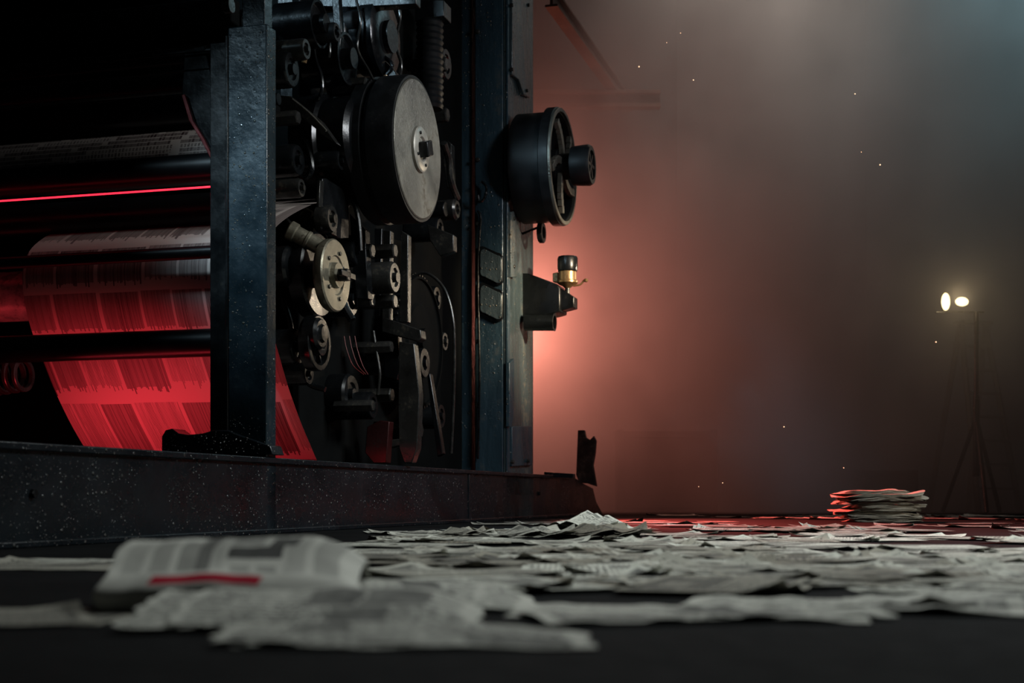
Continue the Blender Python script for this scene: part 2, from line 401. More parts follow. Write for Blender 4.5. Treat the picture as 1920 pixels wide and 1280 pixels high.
# --- printed web
prof=[LV(x,y,-1.92) for x,y in ((330,392),(250,394),(180,405),(110,430),(62,462),(44,500),(43,540),(50,585),(62,628),(80,675),(104,735),(133,795),(165,850),(180,875))]
def interp(P,t):
    n=len(P)-1; x=t*n; i=min(int(x),n-1); f=x-i
    p0,p1,p2,p3=P[max(i-1,0)],P[i],P[i+1],P[min(i+2,n)]
    return .5*((2*p1)+(p2-p0)*f+(2*p0-5*p1+4*p2-p3)*f*f+(3*p1-p0-3*p2+p3)*f**3)
def webfn(s,t):
    p=interp(prof,t); return Vector((-1.92+s*1.74,p.y,p.z))
wb=MB().grid(webfn,30,70).done('paper_web',M_web,None,0,angle=80,recalc=False)
wl=wb.location.copy(); Rz=Matrix.Rotation(-TH,4,'Z')
wb.matrix_world=Matrix.Translation(P0)@Rz@Matrix.Translation(wl)
tag(wb,'long printed newsprint sheet curving through the press rollers, glowing red','newsprint')
zt=LU(395,232,.66).z; zb=LU(395,290,.66).z
w2=MB().grid(lambda s,t:Vector((-4.8+s*4.25,.66+.10*t*t,zb+(zt-zb)*t)),30,8).done('paper_web',M_web,None,0,angle=80,recalc=False)
w2.matrix_world=Matrix.Translation(P0)@Rz@Matrix.Translation(w2.location.copy())
tag(w2,'narrow strip of printed newsprint passing over dark upper rollers','newsprint')
# ------------------------------------------------------------ side machinery
def disc(px,py,v,rpx,w,name,mat,prof=None,seg=64,parent=None):
    c=LV(px,py,v); t=(v+C0)/(((px-960)/F)*c_-s_); r=rpx*t/F
    if prof is None: p=[(0,-w),(r*.96,-w),(r,-w+r*.04),(r,-r*.05),(r*.95,0),(0,0)]
    else: p=[(a*r,b) for a,b in prof]
    o=pdone(MB().lathe(c,p,seg=seg),name,mat,0,parent)
    return o,c,r
vf=.27
fw,cf,rf=disc(783,280,vf,136,.36,'flywheel',M_drum,[(0,-.36),(.97,-.36),(1,-.34),(1,-.25),(.93,-.24),(.93,-.21),(1,-.20),(1,-.03),(.985,-.0),(.95,0),(.95,-.012),(.0,-.012)],96)
sub(MB().lathe(cf,[(rf*.945,-.011),(rf*.945,.004),(rf*.93,.010),(rf*.30,.010),(rf*.30,-.011)],seg=96),'wheel_face',M_steel,fw)
sub(MB().lathe(cf+Vector((.01,0,0)),[(0,0),(.165,0),(.165,.02),(.15,.03),(.09,.03),(.08,.015),(0,.015)],seg=48),'hub_plate',metal('pale_worn_steel',(.38,.36,.31),.4,.4,wear=.2),fw)
R=Matrix.Rotation(math.radians(20),3,'X')
sub(MB().box(cf.x+.02,cf.x+.1,cf.y-.06,cf.y+.06,cf.z-.055,cf.z+.055,rot=R),'hub_nut',M_black,fw,.008)
for k in range(4):
    a=k*math.pi/2+.5; q=cf+Vector((.035,.12*math.cos(a),.12*math.sin(a)))
    sub(MB().cyl(q,q+Vector((.015,0,0)),.012,8),'bolt',M_black,fw)
pdone(MB().lathe((-.46,cf.y-.05,cf.z),[(0,0),(.44,0),(.44,.1),(.38,.12),(.38,.34),(.3,.36),(.3,.5),(0,.5)],seg=64),'axle_housing',M_black,0)
c2=LV(628,268,-.25)
pdone(MB().lathe((-.46,c2.y,c2.z),[(0,0),(.34,0),(.34,.18),(.31,.2),(.31,.4),(.27,.43),(0,.43)],seg=56),'clutch_drum',M_black,0)
rg,cr,rr=disc(792,640,-.2,122,.12,'ring_gear',M_dark,[(0,-.1),(.98,-.1),(1,-.08),(1,-.02),(.985,0),(.955,0),(.95,-.02),(.6,-.03),(.55,-.01),(.2,-.01),(.2,.04),(0,.04)],96)
mb=MB()
for k in range(60):
    a=2*math.pi*k/60; q=cr+Vector((-.05,rr*math.cos(a),rr*math.sin(a)))
    mb.box(q.x-.04,q.x+.03,q.y-.022,q.y+.022,q.z-.012,q.z+.012,rot=Matrix.Rotation(a,3,'X'))
gt=sub(mb,'gear_teeth',M_black,rg); gt['kind']='stuff'
cd,cc,rc=disc(631,516,.02,68,.06,'cam_disc',M_brass,[(0,-.07),(.95,-.07),(1,-.05),(1,-.01),(.96,0),(.55,0),(.52,-.01),(.36,-.01),(.34,.02),(0,.02)])
sub(MB().cyl(cc,cc+Vector((.09,0,0)),.045,6),'hub_nut',M_black,cd)
sub(MB().box(cc.x+.06,cc.x+.09,cc.y-.12,cc.y+.12,cc.z-.02,cc.z+.02),'cross_bar',M_black,cd,.004)
for k in range(5):
    a=k*2*math.pi/5; q=cc+Vector((0,.16*math.cos(a),.16*math.sin(a)))
    sub(MB().cyl(q,q+Vector((.012,0,0)),.014,8),'bolt',M_grey,cd)
disc(600,515,-.16,80,.12,'cam_carrier',M_black)
pdone(MB().cyl(LV(612,515,-.46),LV(625,515,-.04),.09,24),'cam_shaft',M_black,0)
a=LU(548,434,cc.y-.12); b=LU(606,466,cc.y-.05)
mb=MB().cyl(a,b,.055,24); d=(b-a).normalized()
mb.cyl(a-d*.03,a+d*.03,.066,24); mb.cyl(a+d*.1,a+d*.13,.062,24)
pdone(mb,'handle_grip',M_brass,0)
def spoked(px,py,v,rpx,w,n,name,mat,hubmat,hubr=.28,par=None,rim=.80):
    c=LV(px,py,v); t=(v+C0)/(((px-960)/F)*c_-s_); r=rpx*t/F
    o=pdone(MB().ring(c+Vector((-w,0,0)),(1,0,0),r,r*rim,w,64),name,mat,0,par)
    for k in range(n):
        a=2*math.pi*k/n+.3
        q=c+Vector((-w*.5,r*.5*math.cos(a),r*.5*math.sin(a)))
        sub(MB().box(q.x-w*.2,q.x+w*.2,q.y-r*.38,q.y+r*.38,q.z-r*.05,q.z+r*.05,rot=Matrix.Rotation(a,3,'X')),'spoke',mat,o,.003)
    sub(MB().lathe(c+Vector((-w,0,0)),[(0,0),(r*hubr,0),(r*hubr,w*1.2),(r*hubr*.85,w*1.3),(r*hubr*.5,w*1.3),(r*hubr*.45,w*1.1),(0,w*1.1)],seg=32),'hub',hubmat,o)
    return o,c,r
spoked(600,643,-.05,52,.08,5,'guide_pulley',M_black,M_grey,.45)
disc(604,625,.0,30,.1,'idler_knob',M_black,[(0,-.1),(1,-.1),(1,-.02),(.85,0),(.6,0),(.5,.02),(0,.02)],32)
pdone(MB().cyl(LV(600,643,-.46),LV(600,643,-.1),.05),'pulley_shaft',M_black,0)
plate_v([(592,335),(600,335),(642,362),(642,448),(626,448),(610,440),(592,392)],-.2,.05,'pivot_plate',M_black)
plate_v([(595,338),(603,340),(600,388),(593,388)],-.14,.02,'edge_strip',M_grey,.003)
RP=[(0,-.1),(1,-.1),(1,-.02),(.9,0),(.6,0),(.55,-.015),(.3,-.015),(.3,.02),(0,.02)]
RPL=[(0,-.3),(1,-.3)]+RP[2:]
disc(624,410,-.1,26,.09,'pivot_roller',M_grey,RP,32)
def bar(poly,u,th,name,mat): return pdone(MB().prism([LU(x,y,u) for x,y in poly],(0,th,0)),name,mat,.006)
bar([(520,178),(545,180),(600,225),(632,270),(612,258),(560,215),(535,206),(520,205)],1.45,.08,'diagonal_arm',M_grey)
pdone(MB().tube([LU(x,y,1.4) for x,y in ((548,186),(580,212),(612,245))],.008),'arm_edge_rod',M_steel,0)
pdone(MB().tube([LU(x,y,1.5) for x,y in ((550,246),(566,258),(580,285),(584,318),(570,335),(556,320))],.022),'curved_lever',M_black,0)
bar([(718,432),(732,432),(730,610),(716,610)],2.75,.08,'link_bar',M_grey)
bar([(752,432),(765,440),(764,604),(748,604)],2.80,.08,'link_bar',M_grey)
disc(741,520,.0,30,.12,'link_joint',M_grey,RPL,36)
bar([(716,600),(724,596),(788,618),(790,634),(782,640),(716,622)],2.7,.12,'cross_plate',M_grey)
bar([(718,622),(745,628),(750,690),(744,712),(720,706)],2.8,.1,'yoke_bracket',M_black)
disc(756,680,-.12,22,.14,'pivot_pin',M_grey,RPL,24)
disc(797,680,-.05,28,.08,'idler_wheel',M_black,[(0,-.1),(.95,-.1),(1,-.08),(1,-.02),(.95,0),(.5,0),(.45,-.02),(.3,-.02),(.3,.02),(0,.02)],36)
bar([(748,640),(776,644),(786,740),(782,840),(772,868),(758,868),(748,840),(746,760)],2.6,.1,'lower_link',M_grey)
disc(772,806,.02,19,.16,'link_bolt',M_grey,[(0,-.3),(1,-.3),(1,-.02),(.8,0),(.45,0),(.45,.04),(0,.04)],6)
disc(790,806,.02,14,.1,'link_nut',M_grey,None,6)
bar([(688,800),(712,788),(730,790),(724,868),(700,868),(684,848)],2.5,.1,'stop_bracket',metal('red_lit_tint_steel',(.04,.008,.008),.35,.4,wear=.2,worn=(.02,.02,.02)))  # red light on this bracket is put into its base colour
bar([(690,428),(716,428),(712,600),(698,700),(684,640)],3.2,.1,'slide_bar',M_black)
bar([(655,400),(684,430),(690,560),(668,560),(660,480)],2.2,.1,'slide_bar',M_black)
bar([(800,420),(850,440),(850,470),(825,480),(806,450)],3.6,.1,'jaw_plate',M_grey)
bar([(838,262),(846,270),(848,350),(838,352),(830,300)],4.4,.1,'latch_plate',M_grey)
disc(858,392,-.1,20,.1,'belt_tensioner',M_grey,[(0,-.3),(1,-.3),(1,-.02),(.8,0),(.5,0),(.45,-.03),(.2,-.03),(.2,.02),(0,.02)],28)
disc(836,392,-.15,14,.1,'belt_tensioner',M_black,None,28)
pdone(MB().tube([LV(x,y,-.1) for x,y in ((832,268),(842,300),(846,340),(858,372))],.03),'oil_pipe',M_grey,0)
b0=LU(806,205,3.9); b1=LU(806,40,3.9); n=14
L=(b1.z-b0.z)
pr=[(0,0)]+[(.12 if k%2 else .105,L*k/(2*n)) for k in range(2*n+1)]+[(0,L)]
pdone(MB().lathe(b0,pr,axis=(0,0,1),seg=32),'bellows_cylinder',M_drum,0)
GP=[(0,-.3),(1,-.3),(1,0),(.9,0),(.8,-.03),(.4,-.03),(.4,.05),(0,.05)]
disc(722,70,.0,75,.2,'upper_pulley',M_black,[(0,-.3),(1,-.3),(1,-.2),(.9,-.18),(.9,-.12),(1,-.10),(1,-.0),(.9,.02),(.4,.02),(.4,.06),(0,.06)],56)
disc(652,110,-.1,48,.16,'upper_gear',M_black,GP,40)
disc(600,45,-.15,44,.16,'upper_gear',M_black,GP,40)
disc(435,10,-.3,14,.05,'ring_bolt',M_grey,None,24)
for px,py,v,r,mt in ((548,130,-.2,34,M_black),(575,92,-.12,20,M_grey),(690,40,-.05,22,M_drum),(632,60,-.05,18,M_drum),(560,300,-.2,30,M_black),(566,352,-.15,18,M_grey),
                     (672,470,-.2,30,M_black),(700,470,-.1,14,M_grey),(700,560,-.15,16,M_grey),(660,560,-.25,34,M_black),(742,470,-.05,14,M_grey),(742,565,-.05,14,M_grey),
                     (826,430,-.15,22,M_black),(820,560,-.25,24,M_black),(835,640,-.2,18,M_grey),(735,650,-.05,12,M_grey),(700,760,-.15,26,M_black),(700,760,-.08,12,M_grey),
                     (736,740,-.1,14,M_grey),(828,780,-.2,24,M_black),(560,650,-.2,34,M_black),(550,500,-.25,40,M_black),(580,700,-.2,22,M_black),(838,120,-.2,30,M_black),(838,120,-.12,14,M_grey),(690,160,.0,16,M_grey),
                     (840,215,-.2,14,M_grey),(640,300,-.1,20,M_black),(560,220,-.2,14,M_grey),(660,740,-.3,40,M_black)):
    disc(px,py,v,r,.1,'frame_roller' if r>17 else 'pin_head',mt,RPL if r>17 else [(0,-.3),(1,-.3),(1,-.01),(.85,0),(0,0)],28 if r>17 else 6)
def cable(pts,u,r,mat,name='cable'):
    return pdone(MB().tube([LU(x,y,u) for x,y in pts],r),name,mat,0)
cable([(598,10),(600,40),(612,60),(618,90),(616,108)],1.5,.012,M_grey)
cable([(585,60),(592,110),(604,150),(598,185),(575,190)],1.6,.014,M_black)
cable([(520,60),(535,90),(532,130),(540,160)],1.3,.02,M_black)
cable([(690,10),(684,50),(700,90),(735,120),(725,140)],2.2,.016,M_black)
cable([(560,95),(572,100),(570,118)],1.4,.018,M_bronze,'brass_elbow')
cable([(528,108),(538,112),(536,130)],1.35,.014,M_bronze,'brass_elbow')
cable([(700,150),(712,138),(724,142),(735,150)],2.3,.014,M_bronze,'brass_elbow')
for k in range(3):
    cable([(645+k*10,630),(650+k*10,655),(662+k*9,685),(682+k*4,702)],2.1+.05*k,.004,M_redglint,'red_glint_cable')  # thin strands standing in for red glints
cable([(560,505),(564,540),(580,560),(600,565)],1.5,.006,M_redglint,'red_glint_cable')
cable([(660,600),(640,560),(600,430),(560,400),(520,390)],2.0,.03,M_black)
cable([(768,520),(800,512),(832,540),(848,590),(852,660),(850,760),(846,850)],3.3,.012,M_grey,'bent_pipe')
cable([(528,400),(545,420),(560,432)],1.4,.014,M_grey)
cable([(650,200),(640,260),(646,330),(670,400),(676,470)],1.9,.018,M_black)
cable([(530,560),(545,610),(548,660),(575,715),(610,730)],1.6,.02,M_black)
cable([(700,620),(706,660),(712,700),(708,740)],2.5,.012,M_grey)
cable([(740,-10),(750,30),(742,80),(752,120),(748,150)],2.4,.012,M_grey)
cable([(640,-10),(636,30),(650,60),(640,95)],2.0,.012,M_grey)
cable([(560,-10),(566,30),(556,70),(566,92)],1.5,.010,M_grey)
cable([(668,0),(676,40),(670,90),(690,130),(700,150)],1.9,.010,M_grey)
bar([(525,130),(560,120),(566,175),(556,190),(525,180)],1.9,.3,'valve_block',M_black)
bar([(610,150),(664,146),(664,172),(610,170)],2.3,.2,'valve_block',M_black)
bar([(520,-30),(780,-30),(780,8),(660,14),(520,10)],2.0,.1,'upper_rail',M_black)
bar([(664,-30),(690,-30),(690,120),(672,130),(664,100)],2.3,.1,'hanger_bar',M_black)
bar([(620,-30),(634,-30),(640,60),(632,130),(622,128),(626,60)],1.7,.06,'hanger_bar',M_black)
bar([(640,700),(700,720),(690,850),(640,850)],3.4,.2,'gear_cover',M_dark)
bar([(800,700),(806,700),(830,850),(820,856)],3.6,.08,'brace_rod',M_black)
bar([(700,830),(760,820),(762,832),(702,846)],2.6,.08,'foot_link',M_grey)
bar([(545,20),(560,20),(575,80),(560,84)],1.6,.06,'upper_lever',M_grey)
bar([(690,95),(700,92),(742,135),(745,148),(735,150)],2.2,.08,'upper_lever',M_grey)
bar([(778,0),(832,0),(832,30),(778,40)],3.8,.2,'bellows_bracket',M_black)
# ---------------------------------------------------------- handwheel assembly
v1=.46
hb,chb,rh=disc(1052,313,v1,109,.4,'handwheel_drum',M_drum,[(0,-.40),(.91,-.40),(.93,-.39),(.93,-.10),(.97,-.095),(1,-.085),(1,0),(.96,.012),(.91,.0),(.89,-.05),(.86,-.16),(.30,-.16),(.30,-.02),(0,-.02)],96)
for k in range(5):
    a=2*math.pi*k/5+.4; mb=MB()
    for j in range(6):
        r0=rh*(.25+.1*j); aa=a+.09*j; q=chb+Vector((.01,r0*math.cos(aa),r0*math.sin(aa)))
        mb.box(q.x-.02,q.x+.025,q.y-rh*.065,q.y+rh*.065,q.z-.035,q.z+.035,rot=Matrix.Rotation(aa+.25,3,'X'))
    sub(mb,'spoke',M_steel,hb,.003)
sub(MB().ring(chb+Vector((.0,0,0)),(1,0,0),rh*.985,rh*.92,.03,96),'outer_rim',M_steel,hb)
sub(MB().lathe(chb+Vector((-.1,0,0)),[(0,0),(rh*.22,0),(rh*.22,.20),(rh*.33,.22),(rh*.35,.38),(rh*.32,.41),(rh*.25,.41),(rh*.24,.38),(0,.38)],seg=48),'hub',M_drum,hb)
for k in range(3):
    a=k*math.pi/3; sub(MB().box(chb.x+.282,chb.x+.302,chb.y-rh*.23,chb.y+rh*.23,chb.z-.015,chb.z+.015,rot=Matrix.Rotation(a,3,'X')),'hub_spoke',M_grey,hb)
pdone(MB().cyl((0,chb.y,chb.z),(.07,chb.y,chb.z),.3,40),'mounting_flange',M_blue,0)
pdone(MB().ring(LV(1016,436,.2)-Vector((.03,0,0)),(1,0,0),.105,.06,.05,32),'eye_ring',M_black,0)
pdone(MB().cyl(LV(1016,436,.2)+Vector((-.2,0,.0)),LV(1016,436,.2)+Vector((-.02,0,.06)),.012),'eye_stem',M_black,0)
ub=LV(985,560,0).y
def ubar(poly,u,th,name,mat,bev=.006,parent=None): return pdone(MB().prism([LU(x,y,u) for x,y in poly],(0,th,0)),name,mat,bev,parent)
ubar([(952,512),(990,512),(1044,532),(1050,540),(1050,584),(1036,588),(988,598),(952,626)],ub-.1,.3,'support_bracket',M_black,.012)
a=LU(985,604,ub-.15); b=LU(1040,604,ub-.15)
pdone(MB().lathe(a,[(0,0),(.085,0),(.085,(b-a).length-.01),(.09,(b-a).length),(.065,(b-a).length),(.062,(b-a).length-.08),(0,(b-a).length-.08)],axis=(b-a),seg=32),'outlet_pipe',M_black,0)
ubar([(1040,545),(1052,540),(1076,556),(1076,576),(1052,582),(1040,582)],ub-.05,.16,'cup_holder',M_black)
k=LU(1064,540,ub)
cup=pdone(MB().lathe(k,[(0,0),(.03,0),(.05,.02),(.075,.03),(.105,.05),(.105,.07),(.09,.08),(.09,.16),(.085,.165),(.0,.165)],axis=(0,0,1),seg=32),'oil_cup',M_bronze,0)
sub(MB().lathe(k+Vector((0,0,.165)),[(0,0),(.10,0),(.105,.02),(.105,.13),(.095,.15),(0,.155)],axis=(0,0,1),seg=10),'cup_cap',M_black,cup,.004)
sub(MB().cyl(k+Vector((0,0,-.12)),k+Vector((0,0,.01)),.025,12),'cup_stem',M_grey,cup)
sub(MB().tube([k+Vector((.06,0,.02)),k+Vector((.13,0,.03)),k+Vector((.17,0,.07)),k+Vector((.19,0,.07))],.010),'cup_lever',M_bronze,cup)
sub(MB().lathe(k+Vector((.19,0,.05)),[(0,0),(.018,.005),(.024,.02),(.018,.035),(0,.04)],axis=(0,0,1),seg=12),'lever_knob',M_bronze,cup)
ubar([(1036,512),(1046,510),(1046,530),(1036,528)],ub,.08,'cup_clamp',M_bronze)
ue=LV(1098,900,0).y
M_rusty=metal('rusty_bracket_steel',(.10,.06,.05),.45,.3,wear=.5,worn=(.20,.13,.10),scale=8)
ubar([(1083,806),(1096,806),(1099,820),(1106,824),(1113,816),(1118,826),(1116,850),(1112,872),(1119,912),(1101,906),(1086,905),(1080,890)],ue,.05,'end_upright',M_rusty,.01)
ubar([(1020,884),(1075,888),(1075,896),(1020,894)],LV(1040,890,0).y,.1,'end_lip',M_beam,.004)
# ---------------------------------------------------------- overhead girder
M_rust=metal('rusty_girder',(.15,.11,.09),.8,.1,wear=.1,scale=2)
zg=6.25
d0=(zg-H)*F/(HY-10); X0=(1030-960)*d0/F
w=.16
g=MB().box(-w/2,w/2,0,4.9,.17,.20).box(-w/2,w/2,0,4.9,0,.03).box(-.02,.02,0,4.9,.03,.17).done('roof_girder',M_rust,None,.004)
g.rotation_euler=(0,0,-TH); g.location=(X0+s_*2.55,d0+c_*2.5+.05,zg+.12)
tag(g,'rusty steel roof girder running along the hall','girder')
for yy,zz,x0,x1 in ((20.6,6.0,-1,2.2),):
    o=MB().box(x0,x1,-.1,.1,0,.05).box(x0,x1,-.015,.015,.05,.2).box(x0,x1,-.1,.1,.2,.25).done('cross_girder',M_rust,None,.004)
    o.location=((x0+x1)/2,yy,zz+.12); tag(o,'rusty steel cross girder joining the roof girder','girder')
# ---------------------------------------------------------- work light on stand
wlp=WD(1796,567,18.8)
stand=bpy.data.objects.new('work_light',None); COL.objects.link(stand); stand.location=(wlp.x+.25,wlp.y,0)
tag(stand,'twin warm work lights glowing on a tall tripod stand','work light')
zt=wlp.z-.12
def sdone(mb,name,mat,bev=.003):
    o=mb.done(name,mat,None,bev); o.parent=stand; return o
sdone(MB().cyl((0,0,.9),(0,0,zt),.03,12).cyl((0,0,.5),(0,0,1.6),.045,12),'mast',M_black,0)
for k in range(3):
    a=k*2*math.pi/3+.5
    sdone(MB().tube([(0,0,1.3),(.45*math.cos(a),.45*math.sin(a),.02)],.028,8,smooth=False),'tripod_leg',M_black,0)
sdone(MB().box(-.55,.1,-.02,.02,zt-.02,zt+.0),'crossbar',M_black)
for x,rx,rz in ((-.42,.064,.125),(-.20,.095,.065)):
    c=Vector((x,0,zt+.13))
    o=sdone(MB().lathe(c,[(0,.12),(rz*.6,.12),(rz,.02),(rz*1.02,-.02),(rz*.97,-.02)],axis=(0,1,0),seg=32,sx=rx/rz),'lamp_housing',M_black,0)
    sub(MB().lathe(c,[(0,-.035),(rz*.6,-.03),(rz*.97,-.012)],axis=(0,1,0),seg=32,sx=rx/rz),'lamp_lens',M_lamp,o)
lad=bpy.data.objects.new('step_ladder',None); COL.objects.link(lad); lad.location=(6.75,20.3,0); lad.rotation_euler=(0,0,.25); lad.scale=(1.2,)*3
tag(lad,'tall dark step ladder standing open near the wall','ladder')
M_alu=metal('dull_aluminium',(.06,.06,.055),.5,.3)
for nm,yb in (('ladder_rail',-.55),('back_leg',.55)):
    for sx in (-1,1):
        o=MB().tube([(sx*.28,yb,.0),(sx*.17,0,2.3)],.036,6,smooth=False).done(nm,M_alu,None,0); o.parent=lad
for k in range(7):
    t=(k+1)/8; w=.28-.11*t; z=2.3*t; y=-.55*(1-t)
    o=MB().box(-w,w,y-.05,y+.05,z-.015,z+.015).done('ladder_step',M_alu,None,.003); o.parent=lad
o=MB().box(-.2,.2,-.12,.12,2.29,2.33).done('ladder_top',M_alu,None,.004); o.parent=lad
M_crate=plaster('dark_crate_wood',(.03,.028,.025),3)
def crate(loc,sz,lab):
    e=MB(); x,y,z=sz
    e.box(-x/2,x/2,-y/2,y/2,0.02,z)
    for q in (-1,1): e.box(q*x/2-.04,q*x/2+.04,-y/2-.03,y/2+.03,0,z+.02)
    for t in (.05,.5,.92): e.box(-x/2-.02,x/2+.02,-y/2-.025,y/2+.025,z*t,z*t+.06)
    o=e.done('wooden_crate',M_crate,None,.004,origin='base'); o.location=loc; tag(o,lab,'crate')
crate((2.3,20.9,0),(1.4,.8,1.2),'tall dark crate standing by the wall')
crate((5.55,20.6,0),(.7,.6,.6),'small dark crate beside the work light stand')
# ---------------------------------------------------------------- newspapers
def crease(x,y,seed):
    z=0
    rnd=random.Random(seed*31+5)
    for k in range(3):
        a=rnd.uniform(0,3.14); o=rnd.uniform(-.2,.2); w=rnd.uniform(.06,.18)
        dd=abs(x*math.cos(a)+y*math.sin(a)-o); z+=max(0,1-dd/w)*rnd.uniform(.2,1)
    return z/2
def sheet_mesh(seed,w=.62,d=.42,amp=.03,pages=2,nx=30,ny=20,curl=.05,mat=M_paper,base=0.0,tent=0,jit=.07,rip=.4,dz=.0045):
    rnd=random.Random(seed); mb=MB(); off=Vector((seed*7.3,seed*3.1,0))
    corner=[rnd.choice((0,0,1))*rnd.uniform(.3,1) for _ in range(4)]
    for p in range(pages):
        jx,jy=rnd.uniform(-jit,jit),rnd.uniform(-jit,jit); rot=rnd.uniform(-.4,.4)
        cs,sn=math.cos(rot),math.sin(rot)
        ph=rnd.uniform(0,6)
        def fn(s,t,p=p):
            x=(s-.5)*w; y=(t-.5)*d
            n=noise.noise(Vector((x*4,y*5,p*.35))+off)
            z=base+amp*max(0,n*1.2)+amp*.5*crease(x,y,seed)+p*dz
            z+=amp*rip*max(0,math.sin(x*34+ph+n*3))*abs(t-.5)*2
            for ci,(a,b) in enumerate(((s,t),(1-s,t),(s,1-t),(1-s,1-t))):
                k=max(0,1-(a+b)/.35); z+=curl*corner[ci]*k*k*(1+.3*p)
            if tent: z+=tent*max(0,1-abs(x-.05*p)/.22)*(.6+.4*t)*(1-.14*p)
            wx=.003*noise.noise(Vector((s*9,t*9,seed+p))); wy=.004*noise.noise(Vector((s*7,t*6,seed+p+5)))
            return Vector((cs*x-sn*y+jx+wx,sn*x+cs*y+jy+wy,max(.002+p*.002,z)))
        mb.grid(fn,nx,ny)
    me=bpy.data.meshes.new('newspaper_pages'); mb.bm.to_mesh(me); mb.bm.free()
    for p in me.polygons: p.use_smooth=True
    me.set_sharp_from_angle(angle=math.radians(14))
    me.materials.append(mat); return me
variants=[sheet_mesh(i+1,w=random.uniform(.38,.62),d=random.uniform(.30,.44),amp=random.uniform(.001,.006),pages=random.choice((1,2,2,3)),curl=random.uniform(.01,.05),dz=.0025,mat=(M_paper2 if i%2 else M_paper)) for i in range(16)]
LAB=['rumpled grey newspaper lying open on the dark floor']
def put(me,x,y,z,rz,sc=1,label=None,rx=0,group='newspapers scattered over the floor'):
    o=bpy.data.objects.new('newspaper',me); COL.objects.link(o)
    o.location=(x,y,z); o.rotation_euler=(rx,0,rz); o.scale=(sc,sc,sc)
    tag(o,label or LAB[0],'newspaper',group); return o
def beam_dist(x,y): return x*c_-y*s_-C0
cnt=0; tries=0
while cnt<225 and tries<5000:
    tries+=1
    px=random.uniform(640,2050); py=966+ (1105-966)*random.random()**1.5
    q=floor_pt(px,py)
    if q.y>19: continue
    if py>1050 and px<860: continue
    if beam_dist(q.x,q.y)<.5 and q.y<17: continue
    if 12.0<q.y<13.5 and 2.8<q.x<4.2: continue
    k=random.randrange(16)
    put(variants[k],q.x,q.y,.001+random.random()*.010,random.uniform(0,6.28),random.uniform(.85,1.1)); cnt+=1
for px,py,k,rz in ((60,1052,0,.2),(150,1062,3,2.8),(-60,1162,5,.1),(740,1078,10,.5),(930,1040,2,.1),(1600,1090,4,.6)):
    q=floor_pt(px,py); put(variants[k],q.x,q.y,.002,rz,1.05)
mound=[sheet_mesh(40+i,w=.55,d=.4,amp=.012,pages=6,curl=.03,base=.006,tent=.095+.02*i,jit=.04) for i in range(3)]
for px,py,k,sc in ((1075,1006,2,1.0),(1130,1012,0,.8),(1000,1012,0,.7)):
    q=floor_pt(px,py); put(mound[k],q.x,q.y,.004,random.uniform(-.3,.3),sc,'heap of fanned newspaper pages rising off the floor beside the press')
q=floor_pt(872,1006); put(mound[0],q.x,q.y,.003,.5,.5,'yellowed newspaper scrap on the floor beside the press base')
near=[sheet_mesh(60+i,w=.68,d=.32,amp=.012,pages=2,nx=50,ny=26,curl=.04,mat=M_paperfront,jit=.03) for i in range(3)]
for px,py,k,rz in ((1330,1158,0,.12),(1620,1142,1,-.3),(1920,1134,2,.25)):
    q=floor_pt(px,py); put(near[k],q.x,q.y+.05,.002,rz,.95,'large open newspaper sheet with gentle waves on the floor')
q=floor_pt(1655,979); zst=.002
def slab_mesh(seed,w,d,th):
    mb=MB()
    n=64
    def ring(zf,ins,k):
        out=[]
        for i in range(n):
            a=2*math.pi*i/n; cx,sx=math.cos(a),math.sin(a)
            ex=6; rr=1/((abs(cx)**ex+abs(sx)**ex)**(1/ex))
            x=cx*rr*(w/2-ins); y=sx*rr*(d/2-ins)
            x+=.05*noise.noise(Vector((a*2,seed,k*.9))); y+=.015*noise.noise(Vector((a*3,seed+5,k*.6)))
            e=max(0,abs(x)/(w/2)-.5)
            z=zf+.014*noise.noise(Vector((x*6,y*4,seed)))+.12*e*noise.noise(Vector((y*4,x*2,seed+2)))-.035*e*(1 if x<0 else .2)
            out.append(mb.bm.verts.new((x,y,max(.0,z))))
        return out
    R=[]
    L=[(0,.03),(.0,.004)]
    m=5
    for j in range(m):
        z0=th*j/m; L+= [(z0+th*.1/m,.008),(z0+th*.3/m,0),(z0+th*.7/m,0),(z0+th*.95/m,.008)]
    L+=[(th,.02),(th,.08),(th,.18)]
    for k,(z,i) in enumerate(L): R.append(ring(z,i,k//4))
    for A,B in zip(R,R[1:]):
        for i in range(n): mb.face([A[i],A[(i+1)%n],B[(i+1)%n],B[i]])
    mb.face(R[0]); mb.face(R[-1])
    bmesh.ops.recalc_face_normals(mb.bm,faces=mb.bm.faces)
    me=bpy.data.meshes.new('folded_newspaper'); mb.bm.to_mesh(me); mb.bm.free()
    for p in me.polygons: p.use_smooth=True
    me.set_sharp_from_angle(angle=math.radians(30))
    me.materials.append(plasterpaper); return me
plasterpaper=plaster('newsprint_fold_edges',(.52,.49,.42),6,.85,.3,.1)
for i in range(9):
    me=slab_mesh(90+i,.68+random.uniform(-.09,.10),.46,.030)
    put(me,q.x+random.uniform(-.07,.07),q.y+.25+random.uniform(-.05,.05),zst,random.uniform(-.28,.28)+.1,1.0,'folded newspaper in a loose stack on the floor',group='stack of newspapers')
    zst+=.031
